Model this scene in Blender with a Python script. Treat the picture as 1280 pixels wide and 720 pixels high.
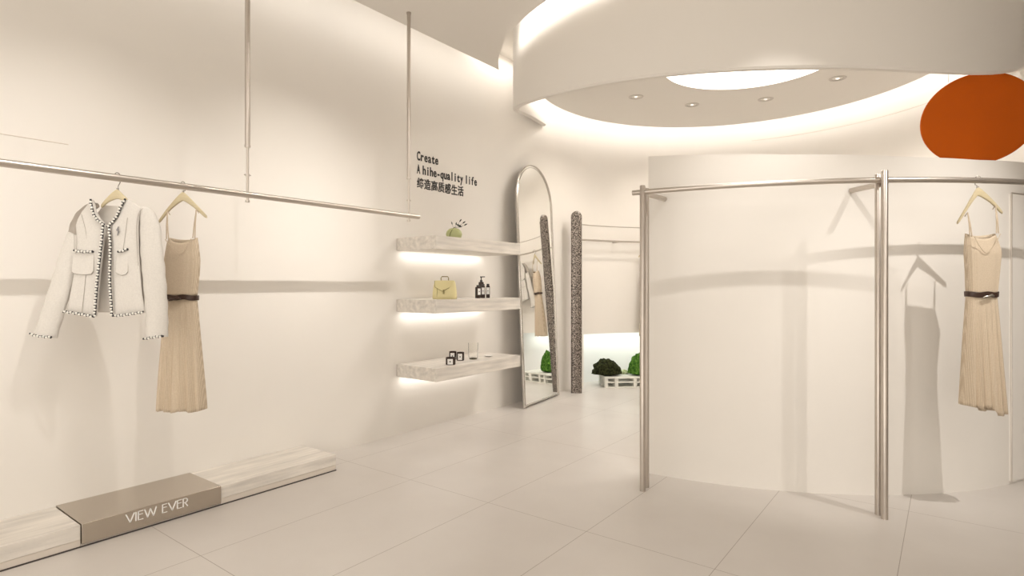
import bpy, bmesh, math, random
from mathutils import Vector, Matrix, noise
random.seed(4)
PI = math.pi
S = bpy.context.scene
COL = S.collection
for o in list(bpy.data.objects): bpy.data.objects.remove(o)

# ------------------------------------------------------------------ camera, world, lights, exposure
YAW = math.radians(37.1); F = 721.0; HY = 357.0; EYE = 1.3
FW = Vector((-math.sin(YAW), math.cos(YAW), 0)); RT = Vector((math.cos(YAW), math.sin(YAW), 0))
cd = bpy.data.cameras.new('camera'); cam = bpy.data.objects.new('camera', cd); COL.objects.link(cam)
cd.sensor_width = 36; cd.lens = F/1280*36; cd.shift_y = (HY-360)/1280; cd.clip_start = .02
cam.location = (0, 0, EYE); cam.rotation_euler = (PI/2, 0, YAW)
S.camera = cam
w = bpy.data.worlds.new('world'); S.world = w; w.use_nodes = True
w.node_tree.nodes['Background'].inputs[0].default_value = (1, .93, .84, 1)
w.node_tree.nodes['Background'].inputs[1].default_value = .3
S.view_settings.view_transform = 'Standard'; S.view_settings.look = 'None'
S.view_settings.gamma = 1; S.view_settings.use_curve_mapping = False
S.view_settings.exposure = 0.15

C0 = FW*5.5 + RT*2.1          # centre of the round room and its drum
CP = FW*6.0 + RT*2.3          # centre of the curved partition and its rail
ZC, ZR, ZI = 3.40, 3.78, 3.33 # ceiling, roof, inner ceiling
WX = -3.83                    # left wall
RW, RD = 2.19, 2.09           # back wall radius, drum radius
WARM = (1.0, .91, .80); SOFT = (1.0, .955, .90)

def on(c, R, deg, z=0.0):
    a = math.radians(deg); return Vector((c.x + R*math.cos(a), c.y + R*math.sin(a), z))
def at(px, py, t):            # the point of the room t metres ahead that the photograph shows at px, py
    return FW*t + RT*((px-640)/F*t) + Vector((0, 0, EYE + (HY-py)/F*t))
def y_at(px, X):              # world y of the point at world x = X seen in column px
    k = (px-640)/F; return X/(FW.x+RT.x*k)*(FW.y+RT.y*k)
def ring_at(px, c, R):        # nearest point of the circle seen in column px
    d = (FW+RT*((px-640)/F)).normalized(); q = d.dot(c); m = c-d*q; return d*(q-math.sqrt(R*R-m.length_squared))
def floor_at(px, py):
    return at(px, py, EYE*F/(py-HY))

def area(name, loc, aim, sx, sy, power, col=WARM):
    l = bpy.data.lights.new(name, 'AREA'); l.shape = 'RECTANGLE'; l.size = sx; l.size_y = sy
    l.energy = power; l.color = col
    o = bpy.data.objects.new(name, l); COL.objects.link(o); o.location = loc
    o.rotation_euler = Vector(aim).to_track_quat('-Z', 'Y').to_euler(); return o
def area_axes(name, loc, aim, along, ln, wd, power, col=WARM):   # strip whose long side follows `along`
    z = -Vector(aim).normalized(); x = Vector(along).normalized(); y = z.cross(x)
    x = y.cross(z).normalized()
    l = bpy.data.lights.new(name, 'AREA'); l.shape = 'RECTANGLE'; l.size = ln; l.size_y = wd
    l.energy = power; l.color = col
    o = bpy.data.objects.new(name, l); COL.objects.link(o)
    m = Matrix((x, y, z)).transposed().to_4x4(); m.translation = Vector(loc); o.matrix_world = m; return o
def spot(loc, target, power, angle=70, blend=1.0, size=.03, col=WARM):
    l = bpy.data.lights.new('spot_lamp', 'SPOT'); l.energy = power; l.spot_size = math.radians(angle)
    l.spot_blend = blend; l.shadow_soft_size = size; l.color = col
    o = bpy.data.objects.new('spot_lamp', l); COL.objects.link(o); o.location = loc
    o.rotation_euler = (Vector(target)-Vector(loc)).to_track_quat('-Z', 'Y').to_euler(); return o

# added soft fill without a real source: one area behind the camera, two overhead
area('rear_fill', (-.3, -3.1, 1.7), (0, 1, .12), 6.4, 3.2, 106, (1, .97, .92))
area('overhead_fill', (-.3, -1.6, 3.3), (0, 0, -1), 3.5, 2.0, 40, SOFT)
area('overhead_fill', (1.6, 1.0, 3.3), (0, 0, -1), 1.6, 1.6, 22, SOFT)
# wall washers over the left wall: short linear lamps, and a spot by the hanging clothes
def washer(y, power, ty=None, spread=52, ln=.7, tz=1.5):
    a_ = Vector((WX, (ty or y), tz)) - Vector((-1.86, y, 3.36))
    l = area_axes('wall_washer', (-1.86, y, 3.36), a_, (0, 1, 0), ln, .028, power, SOFT); l.data.spread = math.radians(spread)
washer(-.6, 2.2); washer(.35, 1.6, .5); washer(2.45, 3.9); washer(4.1, 6.5, 4.15, 74, tz=1.85)
spot((-1.86, 1.22, 3.36), (WX, 1.1, 1.45), 66, 52, size=.022, col=SOFT)
# spots at the curved partition
spot(FW*2.46+RT*1.32+Vector((0, 0, 3.36)), FW*3.7+RT*1.64+Vector((0, 0, 1.5)), 90, 50, size=.022, col=SOFT)
spot(FW*1.95+RT*3.05+Vector((0, 0, 3.36)), FW*3.6+RT*2.75+Vector((0, 0, 1.05)), 170, 54, size=.022, col=SOFT)
# wall cove
area_axes('cove_strip', (-3.47, .7, 3.47), (-1, 0, -.35), (0, 1, 0), 7.4, .05, 8.5, SOFT)
# the same cove runs on between the drum and the left wall
area_axes('cove_strip', (-3.66, 4.95, 3.73), (-.15, 0, -1), (0, 1, 0), 1.2, .16, 3.2, SOFT)
# drum slot cove: short strips round the slot edge, facing the drum
for k in range(12):
    a = 238 + k*11.5
    p = on(C0, 2.27, a, 3.47); d = on(C0, 1, a) - C0
    area_axes('slot_strip', p, -d + Vector((0, 0, -.3)), Vector((-d.y, d.x, 0)), .44, .04, 1.7, SOFT)
# the round lit panel of the inner ceiling
l = area('panel_light', FW*5.2+RT*2.15+Vector((0, 0, 3.57)), (0, 0, -1), 1.4, 1.4, 40, SOFT); l.data.shape = 'DISK'
# cove above the inner ceiling, facing the round back wall
for k in range(22):
    a = k*360/22
    p = on(C0, 1.86, a, 3.42); d = on(C0, 1, a) - C0
    area_axes('ring_strip', p, d + Vector((0, 0, -.25)), Vector((-d.y, d.x, 0)), .5, .04, 1.2, SOFT)
# plant niche
for a in (116, 124, 132, 140, 148, 156):
    p = on(C0, 2.33, a, .675)
    d = on(C0, 1, a) - C0
    area_axes('niche_strip', p, d*.25 + Vector((0, 0, -1)), Vector((-d.y, d.x, 0)), .32, .1, .8, (.93, 1, .93))
# strips under the three shelves
for z in (1.598, 1.066, .503):
    area_axes('shelf_strip', (WX+.06, 3.98, z), (-.25, 0, -1), (0, 1, 0), 1.1, .03, 1.1, SOFT)

# ------------------------------------------------------------------ materials
def mat(name, col, rough=.6, metal=0.0, spec=.5, bump=0.0, bscale=40, var=0.0, vscale=3, vstretch=(1,1,1), emit=None, estr=1, alpha=1, trans=0, coat=0):
    m = bpy.data.materials.new(name); m.use_nodes = True
    nt = m.node_tree; b = nt.nodes['Principled BSDF']
    b.inputs['Base Color'].default_value = (*col, 1); b.inputs['Roughness'].default_value = rough
    b.inputs['Metallic'].default_value = metal; b.inputs['Specular IOR Level'].default_value = spec
    b.inputs['Coat Weight'].default_value = coat
    if trans: b.inputs['Transmission Weight'].default_value = trans
    tc = nt.nodes.new('ShaderNodeTexCoord')
    if var:
        mp = nt.nodes.new('ShaderNodeMapping'); mp.inputs['Scale'].default_value = vstretch
        n = nt.nodes.new('ShaderNodeTexNoise'); n.inputs['Scale'].default_value = vscale; n.inputs['Detail'].default_value = 6
        cr = nt.nodes.new('ShaderNodeValToRGB')
        cr.color_ramp.elements[0].position = .3; cr.color_ramp.elements[1].position = .7
        cr.color_ramp.elements[0].color = (*[c*(1-var) for c in col], 1)
        cr.color_ramp.elements[1].color = (*[min(1, c*(1+var*.5)) for c in col], 1)
        nt.links.new(tc.outputs['Object'], mp.inputs[0]); nt.links.new(mp.outputs[0], n.inputs['Vector'])
        nt.links.new(n.outputs['Fac'], cr.inputs[0]); nt.links.new(cr.outputs[0], b.inputs['Base Color'])
    if bump:
        n2 = nt.nodes.new('ShaderNodeTexNoise'); n2.inputs['Scale'].default_value = bscale; n2.inputs['Detail'].default_value = 4
        bp = nt.nodes.new('ShaderNodeBump'); bp.inputs['Strength'].default_value = bump; bp.inputs['Distance'].default_value = .004
        nt.links.new(tc.outputs['Object'], n2.inputs['Vector']); nt.links.new(n2.outputs['Fac'], bp.inputs['Height'])
        nt.links.new(bp.outputs[0], b.inputs['Normal'])
    if emit:
        b.inputs['Emission Color'].default_value = (*emit, 1); b.inputs['Emission Strength'].default_value = estr
    return m

PAINT = (.83, .79, .735)
M_wall = mat('wall_paint', PAINT, .7, spec=.25, bump=.12, bscale=14, var=.025, vscale=1.2)
M_ceil = mat('ceiling_paint', PAINT, .8, spec=.2, bump=.05, bscale=20)
M_white = mat('niche_paint', (.86, .86, .84), .6)
M_stone = mat('travertine', (.78, .73, .665), .5, bump=.35, bscale=60, var=.2, vscale=5, vstretch=(5, .6, 6))
M_stone_side = mat('ledge_plinth', (.72, .65, .57), .7)
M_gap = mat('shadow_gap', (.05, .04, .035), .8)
M_chrome = mat('brushed_steel', (.58, .53, .48), .36, 1.0, var=.06, vscale=8)
M_thin = mat('satin_steel', (.60, .55, .50), .35, 1.0)
M_frame = mat('mirror_frame_steel', (.58, .55, .51), .22, 1.0)
M_mirror = mat('mirror_glass', (.93, .93, .91), .015, 1.0)
M_bronze = mat('champagne_metal', (.56, .505, .44), .2, 1.0, bump=.02, bscale=80)
M_lett = mat('white_letter', (.93, .92, .90), .35)
M_black = mat('black_vinyl', (.02, .017, .016), .6)
M_orange = mat('orange_lacquer', (.46, .085, .003), .75, spec=.12, var=.06, vscale=4)
M_hanger = mat('pale_wood', (.60, .51, .33), .45, var=.08, vscale=20, vstretch=(1, 1, 6))
M_hook = mat('hook_steel', (.45, .43, .40), .25, 1.0)
M_tweed = mat('ivory_tweed', (.72, .685, .635), .9, spec=.15, bump=.5, bscale=330, var=.05, vscale=120)
M_lining = mat('jacket_lining', (.70, .655, .60), .7, spec=.3)
M_grey = mat('shoulder_shade_cloth', (.42, .375, .325), .85, bump=.3, bscale=300)  # shade on the left shoulder, put into the cloth colour
M_tblack = mat('black_braid', (.03, .027, .03), .6)
M_twhite = mat('white_braid', (.88, .86, .80), .6)
M_seam = mat('seam_thread', (.45, .41, .36), .8)
M_silver = mat('grey_tag', (.30, .29, .29), .5)
M_belt = mat('dark_leather', (.045, .02, .012), .35)
M_glass = mat('clear_glass', (.99, .99, .98), .02, trans=1.0); M_glass.node_tree.nodes['Principled BSDF'].inputs['IOR'].default_value = 1.12
M_dish = mat('white_glaze', (.85, .82, .78), .3)
M_amber = mat('dark_brown_glass', (.03, .014, .009), .15)
M_label = mat('white_label', (.88, .87, .85), .6)
M_wax = mat('candle_wax', (.85, .80, .70), .5)
M_bag = mat('pale_yellow_leather', (.74, .66, .36), .42, bump=.1, bscale=60)
M_bagdark = mat('olive_trim', (.28, .23, .09), .5)
M_green = mat('sage_glaze', (.50, .53, .26), .3)
M_greendark = mat('sage_seam', (.12, .13, .03), .5)
M_leaf = mat('dark_leaf', (.03, .04, .03), .6)
M_pallet = mat('white_painted_wood', (.78, .77, .70), .6, bump=.2, bscale=50)
M_emit = mat('light_panel', (.9, .9, .9), .5, emit=(1, .985, .96), estr=2.2)
M_lens = mat('lamp_lens', (.9, .9, .9), .3, emit=(1, .93, .82), estr=1.0)
M_trim = mat('lamp_trim', (.60, .55, .50), .4)

def knit():
    m = mat('champagne_knit', (.70, .56, .40), .75, spec=.3)
    nt = m.node_tree; b = nt.nodes['Principled BSDF']
    tc = nt.nodes.new('ShaderNodeTexCoord')
    wv = nt.nodes.new('ShaderNodeTexWave'); wv.bands_direction = 'X'; wv.inputs['Scale'].default_value = 70
    wv.inputs['Distortion'].default_value = .35
    n = nt.nodes.new('ShaderNodeTexNoise'); n.inputs['Scale'].default_value = 160
    mx = nt.nodes.new('ShaderNodeMath'); mx.operation = 'MULTIPLY'
    cr = nt.nodes.new('ShaderNodeValToRGB')
    cr.color_ramp.elements[0].color = (.58, .47, .345, 1); cr.color_ramp.elements[1].color = (.72, .61, .475, 1)
    cr.color_ramp.elements[0].position = .1; cr.color_ramp.elements[1].position = .6
    bp = nt.nodes.new('ShaderNodeBump'); bp.inputs['Strength'].default_value = .5; bp.inputs['Distance'].default_value = .003
    nt.links.new(tc.outputs['Object'], wv.inputs[0]); nt.links.new(tc.outputs['Object'], n.inputs['Vector'])
    nt.links.new(wv.outputs['Fac'], mx.inputs[0]); nt.links.new(n.outputs['Fac'], mx.inputs[1])
    nt.links.new(mx.outputs[0], cr.inputs[0]); nt.links.new(cr.outputs[0], b.inputs['Base Color'])
    nt.links.new(mx.outputs[0], bp.inputs['Height']); nt.links.new(bp.outputs[0], b.inputs['Normal'])
    return m
M_knit = knit()

def woven_metal():      # dark steel with a fine woven skin
    m = mat('woven_steel', (.2, .17, .15), .35, .8); nt = m.node_tree; b = nt.nodes['Principled BSDF']
    tc = nt.nodes.new('ShaderNodeTexCoord'); mp = nt.nodes.new('ShaderNodeMapping'); mp.inputs['Scale'].default_value = (1, 1, .6)
    v = nt.nodes.new('ShaderNodeTexVoronoi'); v.inputs['Scale'].default_value = 115
    cr = nt.nodes.new('ShaderNodeValToRGB')
    cr.color_ramp.elements[0].color = (.62, .55, .49, 1); cr.color_ramp.elements[0].position = .2
    cr.color_ramp.elements[1].color = (.10, .085, .075, 1); cr.color_ramp.elements[1].position = .6
    nt.links.new(tc.outputs['Object'], mp.inputs[0]); nt.links.new(mp.outputs[0], v.inputs['Vector'])
    nt.links.new(v.outputs['Distance'], cr.inputs[0]); nt.links.new(cr.outputs[0], b.inputs['Base Color'])
    return m
M_woven = woven_metal()

def moss(name, c0, c1):
    m = mat(name, c0, .9, spec=.1); nt = m.node_tree; b = nt.nodes['Principled BSDF']
    tc = nt.nodes.new('ShaderNodeTexCoord'); n = nt.nodes.new('ShaderNodeTexNoise'); n.inputs['Scale'].default_value = 38
    cr = nt.nodes.new('ShaderNodeValToRGB'); cr.color_ramp.elements[0].color = (*c0, 1); cr.color_ramp.elements[1].color = (*c1, 1)
    cr.color_ramp.elements[0].position = .4; cr.color_ramp.elements[1].position = .65
    bp = nt.nodes.new('ShaderNodeBump'); bp.inputs['Distance'].default_value = .02
    nt.links.new(tc.outputs['Object'], n.inputs['Vector']); nt.links.new(n.outputs['Fac'], cr.inputs[0])
    nt.links.new(cr.outputs[0], b.inputs['Base Color']); nt.links.new(n.outputs['Fac'], bp.inputs['Height'])
    nt.links.new(bp.outputs[0], b.inputs['Normal']); return m
M_moss = moss('dark_moss', (.012, .014, .006), (.05, .055, .02))
M_bush = moss('green_moss', (.03, .10, .012), (.12, .26, .04))

def tiles():            # big pale stone tiles 0.67 x 1.35 m with hairline joints
    m = mat('floor_tile', (.6, .55, .5), .32, spec=.45); nt = m.node_tree; b = nt.nodes['Principled BSDF']
    N = nt.nodes.new; L = nt.links.new
    g = N('ShaderNodeNewGeometry'); sp = N('ShaderNodeSeparateXYZ'); L(g.outputs['Position'], sp.inputs[0])
    def line(sock, off, per, wd):
        a = N('ShaderNodeMath'); a.operation = 'SUBTRACT'; L(sock, a.inputs[0]); a.inputs[1].default_value = off
        p = N('ShaderNodeMath'); p.operation = 'PINGPONG'; L(a.outputs[0], p.inputs[0]); p.inputs[1].default_value = per/2
        c = N('ShaderNodeMath'); c.operation = 'LESS_THAN'; L(p.outputs[0], c.inputs[0]); c.inputs[1].default_value = wd
        return c.outputs[0]
    lx = line(sp.outputs['X'], -.182, .672, .0016); ly = line(sp.outputs['Y'], 2.67, 1.36, .0016)
    mx = N('ShaderNodeMath'); mx.operation = 'MAXIMUM'; L(lx, mx.inputs[0]); L(ly, mx.inputs[1])
    n = N('ShaderNodeTexNoise'); n.inputs['Scale'].default_value = 1.1; n.inputs['Detail'].default_value = 8; L(g.outputs['Position'], n.inputs['Vector'])
    cr = N('ShaderNodeValToRGB'); cr.color_ramp.elements[0].position = .3; cr.color_ramp.elements[1].position = .72
    cr.color_ramp.elements[0].color = (.61, .565, .525, 1); cr.color_ramp.elements[1].color = (.71, .67, .63, 1)
    L(n.outputs['Fac'], cr.inputs[0])
    mc = N('ShaderNodeMix'); mc.data_type = 'RGBA'; L(mx.outputs[0], mc.inputs['Factor']); L(cr.outputs[0], mc.inputs['A'])
    mc.inputs['B'].default_value = (.36, .31, .27, 1); L(mc.outputs['Result'], b.inputs['Base Color'])
    return m
M_floor = tiles()

# ------------------------------------------------------------------ mesh helpers
class MB:
    def __init__(s): s.v = []; s.f = []; s.m = []; s.sm = []
    def add(s, vs, fs, mi=0, smooth=False):
        o = len(s.v); s.v += [Vector(v) for v in vs]
        for f in fs: s.f.append([i+o for i in f]); s.m.append(mi); s.sm.append(smooth)
    def box(s, lo, hi, mi=0, rot=0, piv=None):
        x0, y0, z0 = lo; x1, y1, z1 = hi
        vs = [Vector(p) for p in ((x0,y0,z0),(x1,y0,z0),(x1,y1,z0),(x0,y1,z0),(x0,y0,z1),(x1,y0,z1),(x1,y1,z1),(x0,y1,z1))]
        if rot:
            p = Vector(piv) if piv else (vs[0]+vs[6])/2; R = Matrix.Rotation(rot, 3, 'Z'); vs = [R@(v-p)+p for v in vs]
        s.add(vs, [(0,3,2,1),(4,5,6,7),(0,1,5,4),(1,2,6,5),(2,3,7,6),(3,0,4,7)], mi)
    def loft(s, rings, mi=0, smooth=True, cap=True, closed=False):
        n = len(rings[0]); vs = [p for r in rings for p in r]; fs = []; K = len(rings)
        for i in range(K if closed else K-1):
            for j in range(n):
                a = i*n+j; b = i*n+(j+1)%n; c = ((i+1)%K)*n+(j+1)%n; d = ((i+1)%K)*n+j
                fs.append((a, b, c, d))
        s.add(vs, fs, mi, smooth)
        if cap and not closed:
            s.add(rings[0], [list(range(n))[::-1]], mi); s.add(rings[-1], [list(range(n))], mi)
    def tube(s, path, r, n=10, mi=0, closed=False, section=None):
        path = [Vector(p) for p in path]; K = len(path); rings = []
        up = Vector((0, 0, 1)); prev = None
        for i, p in enumerate(path):
            a = path[(i-1) % K] if (closed or i > 0) else p; b = path[(i+1) % K] if (closed or i < K-1) else p
            d = (b-a).normalized()
            if prev is None:
                e = d.cross(up) if abs(d.z) < .95 else d.cross(Vector((0, 1, 0)))
            else: e = prev - d*prev.dot(d)
            e.normalize(); prev = e; g = e.cross(d)
            rr = r[i] if isinstance(r, (list, tuple)) else r
            if section: rings.append([p+e*x+g*y for x, y in section])
            else: rings.append([p+e*math.cos(2*PI*k/n)*rr+g*math.sin(2*PI*k/n)*rr for k in range(n)])
        s.loft(rings, mi, True, True, closed)
    def sphere(s, c, r, mi=0, nu=8, nv=6, sc=(1,1,1)):
        c = Vector(c); rings = []
        for i in range(1, nv):
            th = PI*i/nv
            rings.append([c+Vector((r*math.sin(th)*math.cos(2*PI*k/nu)*sc[0], r*math.sin(th)*math.sin(2*PI*k/nu)*sc[1], r*math.cos(th)*sc[2])) for k in range(nu)][::-1])
        s.loft(rings, mi)
    def lathe(s, c, prof, n=24, mi=0, smooth=True, cap=True):
        c = Vector(c)
        s.loft([[c+Vector((r*math.cos(2*PI*k/n), r*math.sin(2*PI*k/n), z)) for k in range(n)] for r, z in prof], mi, smooth, cap)
    def prism(s, pts, z0, z1, mi=0):
        n = len(pts); vs = [Vector((p[0], p[1], z0)) for p in pts]+[Vector((p[0], p[1], z1)) for p in pts]
        s.add(vs, [list(range(n))[::-1], list(range(n, 2*n))]+[(i, (i+1) % n, n+(i+1) % n, n+i) for i in range(n)], mi)
    def build(s, name, mats, parent=None, bevel=0, local=True, fix=True):
        me = bpy.data.meshes.new(name); off = Vector((0, 0, 0))
        if parent is not None and not local: off = world_loc(parent)
        me.from_pydata([v-off for v in s.v], [], s.f)
        if not isinstance(mats, (list, tuple)): mats = [mats]
        for m in mats: me.materials.append(m)
        s_ang = True
        for p, mi, sm in zip(me.polygons, s.m, s.sm): p.material_index = mi; p.use_smooth = sm
        if fix:
            b = bmesh.new(); b.from_mesh(me); bmesh.ops.remove_doubles(b, verts=b.verts, dist=1e-6)
            bmesh.ops.recalc_face_normals(b, faces=b.faces); b.to_mesh(me); b.free()
        me.set_sharp_from_angle(angle=math.radians(42))
        o = bpy.data.objects.new(name, me); COL.objects.link(o)
        if parent is not None: o.parent = parent
        if bevel:
            md = o.modifiers.new('bevel', 'BEVEL'); md.width = bevel; md.segments = 2; md.limit_method = 'ANGLE'
        return o
def world_loc(o):
    v = Vector(o.location)
    while o.parent: o = o.parent; v += Vector(o.location)
    return v
def thing(name, label, cat, loc=(0, 0, 0), rz=0, group=None):
    o = bpy.data.objects.new(name, None); COL.objects.link(o); o.empty_display_size = .1
    o.location = loc; o.rotation_euler = (0, 0, rz); return tag(o, label, cat, group)
def tag(o, label, cat, group=None):
    o['label'] = label; o['category'] = cat
    if group: o['group'] = group
    return o
def struct(o): o['kind'] = 'structure'; return o
def children(o): return [c for c in bpy.data.objects if c.parent == o]
def copy_tree(o, parent=None):
    c = o.copy(); COL.objects.link(c)
    if parent is not None: c.parent = parent
    for ch in children(o): copy_tree(ch, c)
    return c
def dup(o, loc, rz, label, group=None):
    c = copy_tree(o); c.location = loc; c.rotation_euler = (0, 0, rz); c['label'] = label
    if group: c['group'] = group
    return c
def rrect(wd, ht, r=.3, n=4):
    pts = []
    rr = min(wd, ht)*r
    for cx, cy, a0 in ((wd/2-rr, ht/2-rr, 0), (-wd/2+rr, ht/2-rr, 90), (-wd/2+rr, -ht/2+rr, 180), (wd/2-rr, -ht/2+rr, 270)):
        for k in range(n+1):
            a = math.radians(a0+90*k/n); pts.append((cx+rr*math.cos(a), cy+rr*math.sin(a)))
    return pts
def interp(tab, x):
    if x <= tab[0][0]: return tab[0][1]
    for (a, p), (b, q) in zip(tab, tab[1:]):
        if x <= b:
            k = (x-a)/(b-a); k = k*k*(3-2*k) if False else k; return p+(q-p)*k
    return tab[-1][1]
def smooth_path(pts, n=6):     # Catmull-Rom
    P = [Vector(p) for p in pts]; P = [P[0]*2-P[1]]+P+[P[-1]*2-P[-2]]; out = []
    for i in range(1, len(P)-2):
        for k in range(n):
            t = k/n; a, b, c, d = P[i-1:i+3]
            out.append(.5*((2*b)+(c-a)*t+(2*a-5*b+4*c-d)*t*t+(3*b-a-3*c+d)*t**3))
    out.append(P[-2]); return out

# ------------------------------------------------------------------ the setting
b = MB(); b.box((-5, -3.2, -.1), (3.4, 9, 0)); struct(b.build('floor', M_floor))
b = MB(); b.box((WX-.15, -3.2, 0), (WX, C0.y, ZR)); struct(b.build('wall_left', M_wall))
b = MB(); b.box((3.2, -3.2, 0), (3.35, 9, ZR)); struct(b.build('wall_right', M_wall))
b = MB(); b.box((WX-.15, -3.35, 0), (3.35, -3.2, ZR)); struct(b.build('wall_front', M_wall))
b = MB(); b.box((-5, 8.85, 0), (3.35, 9, ZR)); struct(b.build('wall_rear', M_wall))
b = MB(); b.box((-5, -3.35, ZR), (3.4, 9, ZR+.1)); struct(b.build('ceiling_slab', M_ceil))

# ceiling with the quarter-round bite where the drum comes down
a0 = 180 + math.degrees(math.acos((-3.49-C0.x)/-2.23)); pts = [(-3.49, -3.2), (3.2, -3.2), (3.2, C0.y)]
for k in range(61):
    a = 360 - (360-a0)*k/60; p = on(C0, 2.23, a); pts.append((p.x, p.y))
b = MB(); b.prism(pts, ZC, ZC+.035); struct(b.build('ceiling', M_ceil))

# round back wall: tangent to the left wall; its foot is set back behind a lit niche
NA = 160                      # the niche starts here and runs clockwise behind the partition
def arc_wall(name, R0, R1, A0, A1, z0, z1, m, n=60, zf=None, z0f=None):
    b = MB(); rings = []
    for k in range(n+1):
        a = A0+(A1-A0)*k/n; za = z0f(a) if z0f else z0; zb = zf(a) if zf else z1
        rings.append([on(C0, R0, a, za), on(C0, R1, a, za), on(C0, R1, a, zb), on(C0, R0, a, zb)])
    b.loft(rings, 0, False, True)
    return b.build(name, m)
def smooth_arc(o):
    for p in o.data.polygons: p.use_smooth = True
    md = o.modifiers.new('split', 'EDGE_SPLIT'); md.split_angle = math.radians(35); return o
struct(smooth_arc(arc_wall('wall_back', RW, RW+.34, 180, NA, 0, ZR, M_wall, 12)))
struct(smooth_arc(arc_wall('wall_back_upper', RW, RW+.06, NA, -10, .68, ZR, M_wall, 80)))
struct(smooth_arc(arc_wall('wall_back_niche', RW+.34, RW+.40, NA, -10, 0, ZR, M_white, 80)))
# the thin line on the back wall where the drum lining ends
b = MB(); b.tube([on(C0, RW-.001, a, 3.17) for a in range(100, 30, -2)], .003, 6); struct(b.build('trim_1', M_stone_side))
b = MB(); b.tube([(WX, -.8, 2.07), (WX, 1.05, 2.07)], .003, 6); struct(b.build('trim_2', M_stone_side))

RIM = [(180, 3.19), (200, 3.12), (217, 2.97), (232, 2.86), (245, 2.775), (260, 2.715), (275, 2.66), (297, 2.60), (321, 2.575), (340, 2.67), (355, 2.86), (375, 3.0)]
def rim(a):
    return sum(interp(RIM, a+d) for d in (-8, -4, 0, 4, 8))/5
def drum():
    b = MB(); rings = []
    for k in range(121):
        a = 180+(375-180)*k/120; z = rim(a); Ro = RD if a > 200 else RD+(RW-RD)*((200-a)/20)**2
        rings.append([on(C0, Ro-.06, a, z+.012), on(C0, Ro-.045, a, z), on(C0, Ro-.012, a, z), on(C0, Ro, a, z+.012), on(C0, Ro, a, ZR), on(C0, Ro-.06, a, ZR)])
    b.loft(rings, 0, True, True); o = b.build('ceiling_drum', M_ceil)
    md = o.modifiers.new('split', 'EDGE_SPLIT'); md.split_angle = math.radians(40); return o
struct(drum())

# inner ceiling: a ring with a round lit recess in its middle
CR = FW*5.2 + RT*2.15; RR = .78
b = MB(); rings = []
for k in range(96):
    a = 360*k/96
    rings.append([on(CR, RR, a, ZI), on(C0, 1.9, a, ZI), on(C0, 1.9, a, ZI+.035), on(CR, RR+.0, a, ZI+.035)])
b.loft(rings, 0, False, False, True); struct(b.build('ceiling_inner', M_ceil))
b = MB(); rings = []
for k in range(64):
    a = 360*k/64; rings.append([on(CR, RR-.012, a, ZI-.002), on(CR, RR+.01, a, ZI-.002), on(CR, RR+.01, a, 3.6), on(CR, RR-.012, a, 3.6)])
b.loft(rings, 0, False, False, True); struct(b.build('ceiling_recess', M_ceil))
b = MB(); b.lathe((CR.x, CR.y, 0), [(RR-.02, 3.585), (RR-.02, 3.60)], 48)
tag(b.build('light_panel', M_emit), 'large round glowing white light panel in the middle of the inner ceiling', 'ceiling light')

# ------------------------------------------------------------------ curved partition (stands free)
def cang(px, t):
    p = at(px, HY, t); return math.degrees(math.atan2(p.y-CP.y, p.x-CP.x)) % 360
A_L = cang(810, 3.99)
def ptop(a): return interp([(A_L, 2.195), (A_L+20, 2.13), (A_L+38, 2.10), (A_L+50, 2.10), (A_L+70, 2.14), (A_L+110, 2.2)], a)
b = MB(); rings = []
for k in range(101):
    a = A_L+105*k/100
    rings.append([on(CP, 2.34, a, 0), on(CP, 2.42, a, 0), on(CP, 2.42, a, ptop(a)), on(CP, 2.34, a, ptop(a))])
b.loft(rings, 0, False, True)
o = smooth_arc(b.build('curved_partition', M_wall)); o['kind'] = 'structure'; o.name = 'wall_partition'
# flat panel with a grey edge on the partition, at the right edge of the photograph
ap = cang(1263, 3.77)
pn = thing('wall_panel', 'tall pale panel with thin grey edge fixed on the curved partition right of the dress', 'panel', on(CP, 2.42, ap+6, 0))
b = MB(); rings = []
for k in range(11):
    a = ap+14*k/10; rings.append([on(CP, 2.42, a, .02), on(CP, 2.432, a, .02), on(CP, 2.432, a, 1.90), on(CP, 2.42, a, 1.90)])
b.loft(rings, 0, True, True); o = b.build('board', mat('panel_paint', (.84, .80, .745), .6), pn, local=False)
md = o.modifiers.new('split', 'EDGE_SPLIT'); md.split_angle = math.radians(35)
b = MB(); b.tube([on(CP, 2.434, ap, .02), on(CP, 2.434, ap, 1.90)]+[on(CP, 2.434, ap+14*k/8, 1.905) for k in range(9)], .004, 6); b.build('edge_strip', M_thin, pn, local=False)

# ------------------------------------------------------------------ stone ledge along the left wall
LX = -3.435
def ledge(name, y0, y1, label):
    t = thing(name, label, 'ledge', ((WX+LX)/2, (y0+y1)/2, 0))
    b = MB(); b.box((WX+.001, y0, .038), (LX, y1, .112)); b.build('stone_slab', M_stone, t, .003, local=False)
    b = MB(); b.box((WX+.001, y0, .0), (LX-.004, y1, .038)); b.build('plinth', M_stone_side, t, local=False)
    return t
ledge('stone_ledge', 1.685, 2.49, 'pale travertine ledge by the left wall, the length right of the metal lettering box')
ledge('stone_ledge', -2.2, .992, 'pale travertine ledge by the left wall, the length left of the metal lettering box')
b = MB(); b.box((LX-.003, -2.2, .0), (LX+.004, 2.49, .005)); tag(b.build('shadow_strip', M_gap), 'thin dark strip drawn in as the shadow line along the foot of the stone ledge', 'shadow line')  # dark colour stands in for the shade under the ledge front
mb = thing('metal_box', 'taupe metal display box with white lettering set into the stone ledge', 'display box', ((WX+LX)/2, 1.34, 0))
b = MB(); b.box((WX+.001, .995, .015), (LX+.008, 1.682, .117)); b.build('cover', M_bronze, mb, .002, local=False)
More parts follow.
